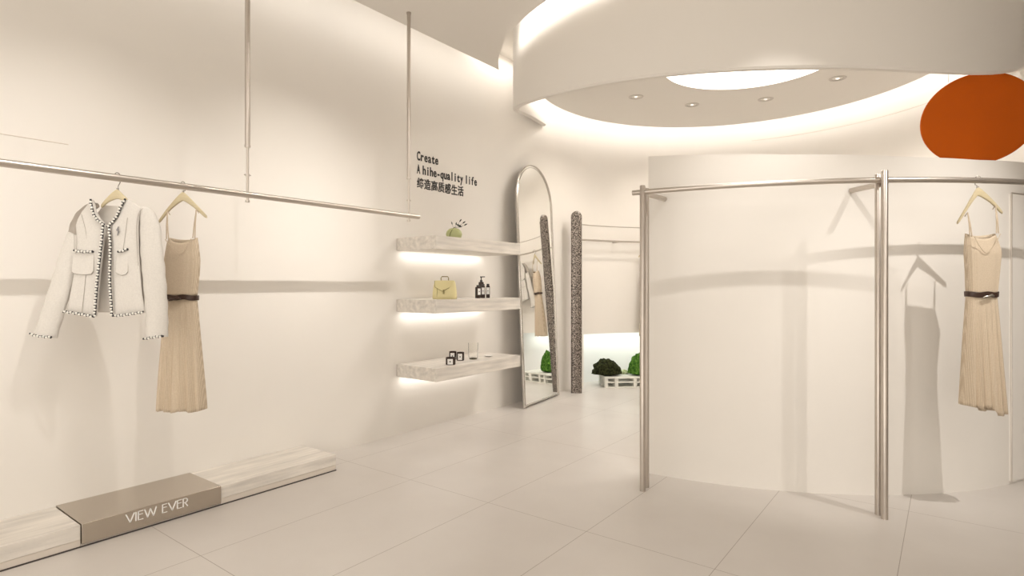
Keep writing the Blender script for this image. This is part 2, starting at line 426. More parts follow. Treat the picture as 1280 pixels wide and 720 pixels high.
b = MB(); b.box((WX+.001, .995, .0), (LX-.004, 1.682, .015)); b.build('plinth', M_stone_side, mb, local=False)
def thin_letters(s, y0, y1, z0, h, x):      # slim art-deco capitals from strokes, along +Y
    G = {'V': [[(0,1),(.42,0),(.85,1)]], 'I': [[(0,0),(0,1)]], 'E': [[(.5,1),(0,1),(0,0),(.5,0)], [(0,.62),(.45,.62)]],
         'W': [[(0,1),(.32,0),(.62,.95),(.95,0),(1.25,1)]], 'R': [[(0,0),(0,1),(.35,1),(.48,.85),(.48,.66),(.35,.5),(0,.5)], [(.2,.5),(.52,0)]]}
    W = {'V': .85, 'I': .08, 'E': .5, 'W': 1.25, 'R': .52, ' ': .35}
    tot = sum(W[c]+.17 for c in s)-.17; k = (y1-y0)/tot; y = y0; parts = []
    for c in s:
        if c != ' ':
            b = MB()
            for st in G[c]:
                for (p, q) in zip(st, st[1:]):
                    A = Vector((x, y+p[0]*k, z0+p[1]*h)); B = Vector((x, y+q[0]*k, z0+q[1]*h))
                    d = (B-A).normalized(); e = Vector((0, -d.z, d.y))*.0016*(1.7 if abs(d.z) > .5 else 1)
                    A2 = A-d*.001; B2 = B+d*.001; o = Vector((.003, 0, 0))
                    b.add([A2-e, B2-e, B2+e, A2+e, A2-e+o, B2-e+o, B2+e+o, A2+e+o], [(0,1,2,3),(7,6,5,4),(0,4,5,1),(1,5,6,2),(2,6,7,3),(3,7,4,0)])
            parts.append(b)
        y += (W[c]+.17)*k
    return parts
for pb in thin_letters('VIEW EVER', 1.187, 1.493, .057, .045, LX+.008):
    pb.build('letter', M_lett, mb, local=False)

# ------------------------------------------------------------------ hanging rail at the left wall
RX, RZ = -3.31, 1.838
hr = thing('hanging_rail', 'long brushed steel clothes rail hung from the ceiling along the left wall', 'clothes rail', (RX, 1.8, RZ))
b = MB(); b.tube([(RX, -1.6, RZ), (RX, 3.16, RZ)], .01, section=rrect(.045, .034, .45)); b.build('rail', M_chrome, hr, local=False)
for y in (.50, 1.78, 3.06):
    b = MB(); b.tube([(RX, y, ZC), (RX, y, 2.13)], .0145, 14); r = b.build('rod', M_chrome, hr, local=False)
    b = MB(); b.tube([(RX, y, 2.13), (RX, y, RZ-.045)], .0075, 10)
    for z in (2.125, 1.955, RZ-.038): b.tube([(RX, y, z-.006), (RX, y, z+.006)], .0125 if z < 2.1 else .017, 12)
    b.tube([(RX, y-.02, 1.955), (RX, y+.02, 1.955)], .004, 8)
    b.build('threaded_end', M_thin, r)
    bpy.data.objects[r.name].children[0].location = (0, 0, 0)
    b2 = bpy.data.objects[r.name].children[0]
    for v in b2.data.vertices: v.co -= Vector((RX, 1.8, RZ))
    b = MB(); b.tube([(RX, y, ZC-.012), (RX, y, ZC)], .018, 18); b.build('ceiling_plate', M_chrome, hr, local=False)

# ------------------------------------------------------------------ round rack before the partition
ZK = 1.894; RK = 2.76
al = cang(791, 3.70); rk = thing('clothes_rack', 'curved steel clothes rack on two twin posts before the curved partition', 'clothes rack', floor_at(1103, 648))
b = MB(); b.tube([on(CP, RK, al+(85)*k/80, ZK) for k in range(81)], .01, section=rrect(.036, .032, .48)); b.build('rail', M_chrome, rk, local=False)
for (pxa, ta, pxb, tb, ztop) in ((803.2, 3.655, 808, 3.72, 1.935), (1105.8, 3.215, 1097.8, 3.275, 1.943)):
    for px, t, zt in ((pxa, ta, ztop), (pxb, tb, ztop-.008)):
        p = at(px, HY, t); b = MB(); b.tube([(p.x, p.y, 0), (p.x, p.y, zt-.004), (p.x, p.y, zt)], [.0175, .0175, .0145], 18)
        b.build('post', M_chrome, rk, local=False)
for (p, q) in ((at(1100, 229.5, .594*F/127.5), at(1064, 237.5, 3.58)), (at(803, 242, 3.69), at(829, 247.5, 3.90))):
    p.z = q.z = ZK-.004; d = (q-p).normalized(); b = MB()
    e = q - CP; e.z = 0; e = e.normalized()*2.425; b.tube([p, Vector((CP.x+e.x, CP.y+e.y, q.z))], .0165, 16)
    b.build('wall_arm', M_chrome, rk, local=False)

# ------------------------------------------------------------------ rails and wide post in the round room
PB = at(720.5, HY, 6.99); ZT = EYE + 93/F*6.99
rr_ = thing('wall_rack', 'wide woven steel post with thin curved steel rails along the round back wall', 'clothes rack', (PB.x, PB.y, 0))
b = MB(); rings = []; R2 = .066
for (dx, z) in [(R2, 0), (R2, ZT-R2)]+[(R2*math.cos(k*PI/16), ZT-R2+R2*math.sin(k*PI/16)) for k in range(1, 8)]+[(.004, ZT)]:
    rings.append([RT*(x*dx/R2) + FW*y + Vector((0, 0, z)) for x, y in rrect(2*R2, .05, .45, 3)])
b.loft(rings, 0, True); b.build('post', M_woven, rr_)
b = MB()
for x in (-.052, -.012, .022, .052): b.tube([RT*x-FW*.0255+Vector((0, 0, 0.0)), RT*x-FW*.0255+Vector((0, 0, ZT-.08))], .004, 6)
b.build('flute', M_woven, rr_)
aS = math.degrees(math.atan2(PB.y-C0.y, PB.x-C0.x))
for z, r in ((2.05, .006), (1.865, .012)):
    b = MB(); b.tube([on(C0, interp([(0, 2.02), (175, 2.02)], a), a, z) for a in [aS-k*(aS-20)/70 for k in range(71)]], r, 10); b.build('rail', M_chrome, rr_, local=False)
for a in (148, 108, 66, 34):
    b = MB(); b.tube([on(C0, 2.02, a, 1.862), on(C0, RW, a, 1.862)], .009, 10); b.build('wall_arm', M_chrome, rr_, local=False)

# ------------------------------------------------------------------ floating shelves
SX = -3.346; SY0, SY1 = 3.395, 4.56
for zt, zb, lab in ((1.713, 1.602, 'pale travertine wall shelf, topmost of three, holding the green vase'),
                    (1.182, 1.070, 'pale travertine wall shelf, middle of three, holding the yellow handbag and bottles'),
                    (.618, .508, 'pale travertine wall shelf, lowest of three, holding the candles')):
    t = thing('wall_shelf', lab, 'shelf', (WX, (SY0+SY1)/2, zb), group='travertine shelves on the left wall')
    b = MB(); b.box((WX+.012, SY0, zb), (SX, SY1, zt)); b.build('stone_board', M_stone, t, .003, local=False)
    b = MB(); b.box((WX+.001, SY0+.002, zb+.004), (WX+.012, SY1-.002, zt-.004)); b.build('fixing_rail', M_trim, t, local=False)

# ------------------------------------------------------------------ lettering on the wall
def glyphs(s, font_w, y0, z0, h, cell, bold, parent):
    b = MB(); y = y0
    for i, ch in enumerate(s):
        if ch != ' ':
            cu = bpy.data.curves.new('t', 'FONT'); cu.body = ch; cu.size = 1; cu.offset = bold; cu.resolution_u = 3
            ob = bpy.data.objects.new('t', cu); COL.objects.link(ob)
            bpy.context.view_layer.update()
            me = bpy.data.meshes.new_from_object(ob.evaluated_get(bpy.context.evaluated_depsgraph_get()))
            xs = [v.co.x for v in me.vertices]; wd = max(xs)-min(xs); mid = (max(xs)+min(xs))/2
            if font_w == 'cjk':
                ys = [v.co.y for v in me.vertices]; sx = min(cell*.93/wd, 2); hh = max(ys)-min(ys); sz = h/hh; oy = min(ys)
            else:
                sx = min(cell*.86/wd, h/.73*.85); sz = h/.73; oy = 0
            vs = [Vector((WX+.0005, y+cell/2+(v.co.x-mid)*sx, z0+(v.co.y-oy)*sz)) for v in me.vertices]
            fs = [list(p.vertices) for p in me.polygons]
            # give the letters a little depth
            n = len(vs); o2 = Vector((.003, 0, 0)); ed = {}
            for f in fs:
                for a, c in zip(f, f[1:]+f[:1]): ed[(a, c)] = 1
            side = [(a, c, c+n, a+n) for (a, c) in ed if (c, a) not in ed]
            b.add(vs+[v+o2 for v in vs], [f[::-1] for f in fs]+[[i+n for i in f] for f in fs]+side)
            bpy.data.objects.remove(ob); bpy.data.curves.remove(cu); bpy.data.meshes.remove(me)
        y += cell
    return b.build('text_line', M_black, parent, local=False, fix=False)
tx = thing('wall_lettering', 'three lines of black lettering on the left wall above the shelves', 'lettering', (WX, 4.0, 2.3))
yy = 3.635
glyphs('Create', '', yy, 2.437, .083, .0465, .024, tx)
for wd in ('A', 'hihe-quality', 'life'):
    glyphs(wd, '', yy, 2.317, .083, .0462, .024, tx); yy += .0462*(len(wd)+.55)
glyphs('\u7f14\u9020\u9ad8\u8d28\u611f\u751f\u6d3b', 'cjk', 3.635, 2.182, .098, .0905, .018, tx)

# ------------------------------------------------------------------ leaning arched mirror
mA = Vector((-3.58, 4.93, 0)); mB = Vector((-3.70, 5.80, 0))
ex = (mB-mA).normalized(); mw = (mB-mA).length/2; nrm = Vector((ex.y, -ex.x, 0))   # nrm points into the room
lean = math.radians(2.5); eu = Vector((0, 0, math.cos(lean))) - nrm*math.sin(lean); en = nrm*math.cos(lean)+Vector((0, 0, math.sin(lean)))
mc = (mA+mB)/2; MH = 2.66
mr = thing('floor_mirror', 'tall arched floor mirror with thin steel frame leaning on the left wall', 'mirror', mc)
def arch(hw, h0, H, n=28):
    return [(-hw, h0)]+[(hw*math.cos(PI-PI*k/n), H-hw*1.0+hw*math.sin(PI*k/n)) for k in range(n+1)]+[(hw, h0)]
def mp(x, y, d): return ex*x+eu*y+en*d
b = MB(); P = arch(mw-.012, .02, MH-.012); n = len(P)
b.add([mp(x, y, .012) for x, y in P]+[mp(x, y, .002) for x, y in P], [list(range(n)), list(range(n, 2*n))[::-1]]+[(i, (i+1) % n, n+(i+1) % n, n+i) for i in range(n)])
b.build('mirror_glass', M_mirror, mr)
b = MB(); P = arch(mw-.006, .006, MH-.006); P2 = arch(mw-.030, .03, MH-.030)
for Q, r in ((P, .009), (P2, .004)):
    b.tube([mp(x, y, .014) for x, y in Q], r, 8, closed=True)
b.build('frame', M_frame, mr)
b = MB(); P = arch(mw-.008, .008, MH-.01); n = len(P)
b.add([mp(x, y, .001) for x, y in P]+[mp(x, y, -.005) for x, y in P], [list(range(n)), list(range(n, 2*n))[::-1]]+[(i, (i+1) % n, n+(i+1) % n, n+i) for i in range(n)])
b.build('backing_board', M_trim, mr)

# ------------------------------------------------------------------ orange disc
od = at(1222, 149, 3.95); rdz = .305
ot = thing('orange_disc', 'large round orange disc hanging above the curved partition', 'disc', od)
nd = (Vector((-od.x, -od.y, EYE-od.z)).normalized()+Vector((-FW.x, -FW.y, 0))*.3).normalized(); e1 = Vector((nd.y, -nd.x, 0)).normalized()*-1; e2 = nd.cross(e1)
b = MB(); rings = []
for (r, d) in ((rdz-.004, -.012), (rdz, -.008), (rdz, .008), (rdz-.004, .012)):
    rings.append([e1*r*1.06*math.cos(2*PI*k/72)+e2*r*math.sin(2*PI*k/72)+nd*d for k in range(72)])
b.loft(rings, 0, False); b.build('disc', M_orange, ot)
el = Vector((-e1.x, -e1.y, 0)) if e1.dot(RT) > 0 else e1
for s_ in (.02, .16):
    b = MB(); p = el*s_; b.tube([p+Vector((0, 0, .28)), p+Vector((0, 0, ZI-od.z))], .002, 6); b.build('wire', M_thin, ot)

# ------------------------------------------------------------------ downlights of the inner ceiling
dl = None
for i, (px, py, lab) in enumerate(((795, 121, 'small round downlight in the inner ceiling, the leftmost of four'), (865, 131, 'small round downlight in the inner ceiling, second from left, below the glowing panel'),
        (957, 124, 'small round downlight in the inner ceiling, third from left'), (1047, 98, 'small round downlight in the inner ceiling, the rightmost of four near the orange disc'))):
    t_ = (ZI-EYE)*F/(HY-py); p = at(px, py, t_); p.z = ZI
    if dl is None:
        dl = thing('downlight', lab, 'ceiling light', p, group='downlights in the inner ceiling')
        b = MB(); b.lathe((0, 0, 0), [(.052, -.006), (.074, -.006), (.080, 0), (.080, .01), (.052, .01)], 28, cap=False); b.build('trim_ring', M_trim, dl)
        b = MB(); b.lathe((0, 0, 0), [(.052, -.004), (.030, .02), (.028, .021)], 24, cap=False); b.build('reflector', M_chrome, dl)
        b = MB(); b.sphere((0, 0, .003), .020, sc=(1, 1, .6)); b.build('lamp_lens', M_lens, dl)
    else: dup(dl, p, 0, lab)
    tgt = on(C0, RW, math.degrees(math.atan2(p.y-C0.y, p.x-C0.x)), 1.6)
    spot(p+Vector((0, 0, -.03)), (tgt.x, tgt.y, 1.5), 34, 80)

# ------------------------------------------------------------------ hangers
def make_hanger(name, label, sw, drop, tl, tr, loc, rz, rail_r):
    """hook centre at origin height; apex `drop` below; tips tl, tr = (u, v) from the hook"""
    t = thing(name, label, 'hanger', loc, rz)
    b = MB(); r = rail_r+.006; pts = []
    for k in range(15):
        a = math.radians(200-k*(200+35)/14); pts.append(Vector((0, r*math.cos(a), r*math.sin(a)-rail_r+.003)))
    # the hook curls over the rail, then runs down to the shoulder piece
    pts = [p.copy() for p in pts]; last = pts[-1]
    pts += smooth_path([last, Vector((0, r*.75, -rail_r-.022)), Vector((0, .004, -drop*.72)), Vector((0, 0, -drop-.008))], 4)[1:]
    b.tube(pts, .0022, 8); b.build('hook', M_hook, t)
    b = MB(); rings = []
    for k in range(25):
        s = k/24
        if s < .5:
            q = 1-s*2; u = tl[0]*q; v = -drop+(tl[1]+drop)*(q**1.15)
        else:
            q = s*2-1; u = tr[0]*q; v = -drop+(tr[1]+drop)*(q**1.15)
        hw = .025-.020*q if q < .5 else .015-.008*(q-.5)
        if q > .95: hw *= .7
        wy = .022*q*q
        rings.append([Vector((u, x*1.0+wy, v-hw*.6+y)) for x, y in rrect(.013, 2*hw, .45, 3)])
    b.loft(rings, 0, True); b.build('shoulder_bar', M_hanger, t)
    b = MB(); b.tube([(0, 0, -drop+.014), (0, 0, -drop-.004)], .0055, 10); b.build('collar', M_hook, t)
    return t

# ------------------------------------------------------------------ dresses (local frame: x across, z up, y away from the viewer)
def section(uL, uR, d, yc, n=40, fold=0.0, nf=9, ph=0, ex_=.75):
    pts = []
    for k in range(n):
        a = 2*PI*k/n; c, s = math.cos(a), math.sin(a)
        x = (uL+uR)/2+(uR-uL)/2*(abs(c)**ex_)*(1 if c > 0 else -1)
        f = fold*math.sin(nf*(x-(uL+uR)/2)/(uR-uL)*PI*1.9+ph)
        y = yc+d*(abs(s)**.8)*(1 if s > 0 else -1)*(1)+f
        pts.append((x, y))
    return pts
def make_dress(name, label, S_, hook, G, loc, rz, group):
    """G: pixel measurements of the dress; S_ = pixels per metre"""
    def U(px): return (px-hook[0])/S_
    def V(py): return (hook[1]-py)/S_
    t = thing(name, label, 'dress', loc, rz, group)
    # bodice
    rows = []; R = G['bodice']
    for i in range(21):
        y = R[0][0]+(R[-1][0]-R[0][0])*i/20
        L = interp([(r[0], r[1]) for r in R], y); Rr = interp([(r[0], r[2]) for r in R], y)
        rows.append([Vector((x, yy, V(y))) for x, yy in section(U(L), U(Rr), .022+.018*min(1, i/6), 0, 40, .0022, 13, .3)])
    # scooped neckline: lower the front points of the upper rows
    for i, ring in enumerate(rows):
        k = max(0, 1-i/7)
        for j, p in enumerate(ring):
            m = (p.x-U((R[0][1]+R[0][2])/2))/(U(R[0][2])-U(R[0][1]))*2
            dip = (1-min(1, m*m))*k
            p.z -= dip*(G['vdepth']/S_ if p.y < 0 else .35*G['vdepth']/S_)
    b = MB(); b.loft(rows, 0, True, False); bd = b.build('bodice', M_knit, t)
    bd.modifiers.new('s', 'SOLIDIFY').thickness = .0015
    # skirt
    K = G['skirt']; rows = []
    for i in range(31):
        y = K[0][0]+(K[-1][0]-K[0][0])*i/30
        L = interp([(r[0], r[1]) for r in K], y); Rr = interp([(r[0], r[2]) for r in K], y); q = i/30
        ring = [Vector((x, yy, V(y)+.004*math.sin(x*60)*q)) for x, yy in section(U(L), U(Rr), .032+.035*q, 0, 72, .0015+.009*q, 6.5, G.get('ph', 0), .85)]
        if G.get('hem') and q > .0:
            for p in ring: p.z -= G['hem']/S_*q*max(0, min(1, (p.x-U(G['split']))*40))
        rows.append(ring)
    b = MB(); b.loft(rows, 0, True, False); sk = b.build('skirt', M_knit, t)
    sk.modifiers.new('s', 'SOLIDIFY').thickness = .0015
    # straps
    for (x0, y0, x1, y1) in G['straps']:
        for dx in (-.7, .9):
            b = MB(); p = Vector((U(x0), -.006, V(y0))); q = Vector((U(x1+dx*1.6), -.020, V(y1)))
            b.tube([Vector((U(x0+.3), .016, V(y0+4))), p+Vector((0, 0, .001)), p*.5+q*.5+Vector((0, -.003, 0)), q], .0029, 8); b.build('strap', M_knit, t)
    # neckline binding with the low V
    b = MB(); b.tube(smooth_path([Vector((U(x), -.047+.012*0, V(y))) for x, y in G['vline']], 5), .0018, 6); b.build('neck_binding', M_knit, t)
    # belt
    by0, by1, bx0, bx1 = G['belt']; b = MB(); rings = []
    sec = section(U(bx0), U(bx1), .043, 0, 40, 0, 6, 0, .8)
    path = [Vector((x, y, V((by0+by1)/2)+.003*math.sin(x*70))) for x, y in sec]
    b.tube(path, .01, section=rrect(.006, (by1-by0)/S_*.72, .4), closed=True); bl = b.build('belt', M_belt, t)
    b = MB(); kx = U((bx0+bx1)/2-1)
    b.tube([Vector((kx-.030, -.052, V(by1)+.003)), Vector((kx-.016, -.056, V(by1)+.008)), Vector((kx+.000, -.056, V(by1)+.011)), Vector((kx+.016, -.056, V(by1)+.017)), Vector((kx+.034, -.052, V(by1)+.012))], [.004, .008, .006, .008, .004], 10)
    b.build('buckle', M_hook if G.get('buckle') else M_belt, bl)
    return t
RZG = YAW
jl = at(148, 219, (RZ-EYE)*F/(HY-219)); 
dress_t = 3.214
G1 = dict(bodice=[(297, 211.5, 246.5), (305, 209, 247.5), (325, 206, 249.5), (345, 205, 248.5), (370, 206.5, 245.5)],
          skirt=[(370, 206.5, 245.5), (385, 205.5, 247), (420, 203, 250), (460, 200, 253.5), (490, 198, 256), (512, 197, 257.5)],
          vdepth=7, straps=[(210, 264, 212, 299), (246.2, 262, 244.8, 298)], vline=[(213, 300), (221, 310), (231, 318), (239, 309), (245, 299)],
          belt=(367.5, 376, 205, 247))
hk1 = Vector((RX, y_at(229, RX), RZ+.017))
h1 = make_hanger('clothes_hanger', 'pale wooden hanger holding the champagne dress on the left ceiling-hung rail', 0, .055, (-.143, -.200), (.116, -.175), hk1, RZG, .017)
# dress on the left rail: pixel frame of the hook
S1 = F/(hk1.dot(FW)); hx1 = 640+F*hk1.dot(RT)/hk1.dot(FW); hy1 = HY-(hk1.z-EYE)*S1
dr1 = make_dress('tank_dress', 'champagne knit strap dress with dark belt hanging on the left rail beside the jacket', S1, (hx1, hy1), G1, hk1, RZG, 'champagne knit dresses')

hk2 = ring_at(1222, CP, RK); hk2.z = ZK+.016
S2 = F/(hk2.dot(FW)); hx2 = 640+F*hk2.dot(RT)/hk2.dot(FW); hy2 = HY-(hk2.z-EYE)*S2
G2 = dict(bodice=[(292, 1207, 1243.5), (303, 1206.5, 1247), (316, 1206.5, 1250), (340, 1208, 1247.5), (367, 1209, 1244.5)],
          skirt=[(367, 1209, 1244.5), (390, 1208, 1246.5), (420, 1206.5, 1248.5), (460, 1205, 1251), (507, 1203.5, 1254)],
          vdepth=7, straps=[(1208.5, 266, 1210, 295), (1243.5, 257, 1243, 292)], vline=[(1210, 297), (1216, 308), (1225, 317), (1235, 306), (1242, 293)],
          belt=(363.5, 372.5, 1208, 1245.5), hem=9, split=1229, ph=1.2, buckle=True)
def uv2(x, y): return ((x-hx2)/S2, (hy2-y)/S2)
h2 = make_hanger('clothes_hanger', 'pale wooden hanger holding the dress on the curved rack at the right', 0, .062, uv2(1200.5, 277), uv2(1256.5, 264), hk2, RZG, .016)
dr2 = make_dress('tank_dress', 'champagne knit strap dress with dark belt and uneven hem hanging at the far right', S2, (hx2, hy2), G2, hk2, RZG, 'champagne knit dresses')

# ------------------------------------------------------------------ tweed jacket
jd = 2.96
hj = Vector((RX, y_at(147, RX), RZ+.017))
SJ = F/hj.dot(FW); hxj = 640+F*hj.dot(RT)/hj.dot(FW); hyj = HY-(hj.z-EYE)*SJ
def Z(zx, zy, w=0.0):       # coordinates read off an enlarged crop of the jacket -> local metres
    px = 30+zx/3.272; py = 210+zy/3.272
    return Vector(((px-hxj)/SJ, w, (hyj-py)/SJ))
hj_h = make_hanger('clothes_hanger', 'pale wooden hanger holding the ivory jacket on the left ceiling-hung rail', 0, .082, (Z(305, 150).x, Z(0, 150).z), (Z(425, 150).x, Z(0, 140).z), hj, RZG, .017)
jk = thing('tweed_jacket', 'ivory tweed jacket with black and white braid trim hanging on the left rail', 'jacket', hj, RZG, 'ivory tweed jackets')
def panel(rows, d, yc, name, m, parent, fold=0, n=28, sub=5, ph=0):
    """rows: (zy, zxL, zxR[, tilt]) in crop coordinates; a soft padded panel"""
    b = MB(); rings = []
    ys = []
    for (r0, r1) in zip(rows, rows[1:]):
        for k in range(sub): ys.append(r0[0]+(r1[0]-r0[0])*k/sub)
    ys.append(rows[-1][0])
    for i, y in enumerate(ys):
        L = interp([(r[0], r[1]) for r in rows], y); R = interp([(r[0], r[2]) for r in rows], y)
        tl = interp([(r[0], r[3] if len(r) > 3 else 0) for r in rows], y)
        e = min(1, min(i, len(ys)-1-i)/2+.35); ring = []
        for k in range(n):
            a = 2*PI*k/n; c, s = math.cos(a), math.sin(a)
            q = (abs(c)**.7)*(1 if c > 0 else -1); x = (L+R)/2+(R-L)/2*q
            w = yc+d*e*(abs(s)**.8)*(1 if s > 0 else -1)+fold*math.sin(x/15+y/60+ph)
            ring.append(Z(x, y+tl*q, w))
        rings.append(ring)
    b.loft(rings, 0, True); return b.build(name, m, parent)
# back with its lining, seen in the neck and between the fronts
panel([(150, 300, 428, 2), (200, 255, 465), (260, 228, 478), (340, 226, 478), (420, 220, 482), (500, 205, 492), (575, 195, 498), (592, 192, 500, 0)], .006, .045, 'back_panel', M_lining, jk, .002)
# fronts
panel([(133, 284, 291), (150, 270, 297), (180, 245, 305), (210, 229, 322), (235, 221, 342), (300, 224, 336), (340, 222, 332), (430, 213, 322), (520, 197, 315), (596, 187, 309, 10)], .013, -.012, 'front_panel', M_tweed, jk, .0025)
panel([(131, 428, 440), (145, 417, 462), (165, 405, 490), (200, 388, 480), (238, 366, 476), (300, 370, 476), (340, 370, 476), (430, 370, 482), (520, 374, 492), (598, 378, 503, -7)], .013, -.012, 'front_panel', M_tweed, jk, .0025, ph=1)
# shoulder and sleeves
def sleeve(path, name, m, depth, yc0, n=22):
    b = MB(); rings = []
    P = smooth_path([Vector((x, y, 0)) for x, y, w in path], 6); W = []
    for (a, c) in zip(path, path[1:]):
        for k in range(6): W.append(a[2]+(c[2]-a[2])*k/6)
    W.append(path[-1][2])
    for i, (p, w_) in enumerate(zip(P, W)):
        a = P[max(0, i-1)]; c = P[min(len(P)-1, i+1)]; d = (c-a).normalized(); e = Vector((d.y, -d.x, 0))*-1
        ring = []
        for k in range(n):
            th = 2*PI*k/n
            q = p+e*(w_*math.cos(th)*(1+.03*math.sin(i*1.1+th*2)))
            ring.append(Z(q.x, q.y, yc0(i/len(P))+depth(i/len(P))*math.sin(th)))
        rings.append(ring)
    b.loft(rings, 0, True); return b.build(name, m, jk)
sleeve([(206, 270, 32), (193, 310, 32), (178, 370, 38), (163, 440, 42), (140, 520, 43), (117, 600, 44), (92, 682, 46)], 'sleeve', M_tweed, lambda q: .018+.012*q, lambda q: .008-.012*q)
sleeve([(478, 160, 8), (500, 184, 28), (515, 240, 41), (522, 330, 45), (530, 400, 46), (538, 480, 46), (544, 560, 45), (548, 630, 44), (549, 690, 43)], 'sleeve', M_tweed, lambda q: .020+.012*q, lambda q: .004-.014*q)
sleeve([(290, 150, 10), (262, 160, 20), (228, 192, 27), (204, 232, 27), (187, 275, 22), (172, 302, 6)], 'shoulder_piece', M_grey, lambda q: .012, lambda q: .020)['label'] = 'left shoulder of the jacket, its shade coloured in as grey'
# braid trim: black cord with white beads woven along it
def braid(path, name='braid_trim', parent=None, step=.0145):
    P = smooth_path([Z(x, y, -.030 if len(r) == 0 else r[0]) for x, y, *r in path], 8); b = MB()
    b.tube(P, .0048, 8, 0)
    acc = 0; q = 0
    for a, c in zip(P, P[1:]):
        L = (c-a).length; acc += L
        while acc > step:
            acc -= step; p = c-(c-a).normalized()*acc; q += 1; d = (c-a).normalized(); side = Vector((-d.z, 0, d.x))
            b.sphere(p+Vector((0, -.0045, 0))+side*.0015*(1 if q % 2 else -1), .0058, 1, 8, 6)
            b.sphere(p+d*step*.5+Vector((0, -.003, 0))-side*.004*(1 if q % 2 else -1), .0038, 0, 6, 5)
    return b.build(name, [M_tblack, M_twhite], parent or jk)
braid([(290, 131), (296, 165), (305, 195), (322, 218), (343, 233)])
braid([(431, 129), (412, 165), (400, 195), (382, 220), (364, 240)])
braid([(341, 236), (336, 300), (327, 380), (318, 460), (312, 540), (308, 606)])
braid([(366, 243), (371, 310), (370, 390), (369, 460), (374, 540), (378, 604)])
braid([(305, 607), (270, 600), (230, 593), (186, 586)])
braid([(381, 603), (420, 601), (460, 595), (502, 589)])
braid([(48, 674, -.036), (70, 682, -.036), (100, 687, -.036), (136, 689, -.036)])
braid([(508, 696, -.040), (535, 692, -.040), (560, 688, -.040), (590, 685, -.040)])
# breast pockets with braided tops
for (x0, y0, x1, y1, yb, r) in ((216, 352, 300, 356, 434, 8), (394, 358, 440, 345, 436, 6)):
    b = MB(); q = [Z(x0, y0, -.026), Z(x0-2, yb-8, -.029), Z(x0+6, yb-2, -.029), Z((x0+x1)/2, yb+3, -.029), Z(x1-8, yb, -.029), Z(x1, yb-10, -.029), Z(x1, y1, -.026)]
    n = len(q); off = Vector((0, .006, 0)); b.add(q+[p+off for p in q], [list(range(n)), list(range(n, 2*n))[::-1]]+[(i, (i+1) % n, n+(i+1) % n, n+i) for i in range(n)])
    b.tube([p+Vector((0, -.0005, 0)) for p in q[1:6]], .0016, 6, 1)
    pk = b.build('pocket', [M_tweed, M_seam], jk)
    br = braid([(x0+6, y0-14, -.030), ((x0+x1)/2, (y0+y1)/2-10, -.031), (x1+2, y1-12, -.030)], parent=pk)
for pth in ([(268, 438), (262, 500), (252, 590)], [(218, 245), (222, 300), (222, 340)], [(500, 168), (484, 185), (476, 215), (474, 260), (476, 330), (480, 400)], [(250, 190), (268, 260), (276, 335)], [(437, 205), (430, 260), (420, 335)]):
    b = MB(); b.tube(smooth_path([Z(x, y, -.0255) for x, y in pth], 5), .0012, 6); b.build('seam', M_seam, jk)
b = MB(); q = [Z(362, 200, .036), Z(388, 200, .036), Z(388, 216, .036), Z(362, 216, .036)]; b.add(q+[p+Vector((0, .002, 0)) for p in q], [(0,1,2,3),(7,6,5,4),(0,4,5,1),(1,5,6,2),(2,6,7,3),(3,7,4,0)]); b.build('neck_tag', M_silver, jk)
b = MB(); b.tube([Z(403, 242, -.030), Z(398, 256, -.031), Z(404, 262, -.031), Z(399, 278, -.030)], [.002, .0035, .004, .002], 8); b.sphere(Z(400, 256, -.031), .006); b.build('brooch', M_silver, jk)

# the rear rack holds another jacket and dress (behind the partition, met in the mirror)
a_j, a_d = 121, 136
pj = on(C0, 2.02, a_j, 1.877); pd = on(C0, 2.02, a_d, 1.877)
LJ = 'ivory tweed jacket seen only in the arched mirror, on the rear rail'
dup(jk, pj, math.radians(31), LJ); dup(hj_h, pj, math.radians(31), 'hanger of the jacket seen only in the arched mirror')
dup(dr1, pd, math.radians(46), 'champagne dress seen only in the arched mirror, on the rear rail'); dup(h1, pd, math.radians(46), 'hanger of the dress seen only in the arched mirror')

# ------------------------------------------------------------------ things on the shelves
def shelf_pt(px, X, z):       # point at world X seen in column px
    r = (px-640)/F; t = X/(FW.x+RT.x*r); p = FW*t+RT*(r*t); p.z = z; return p
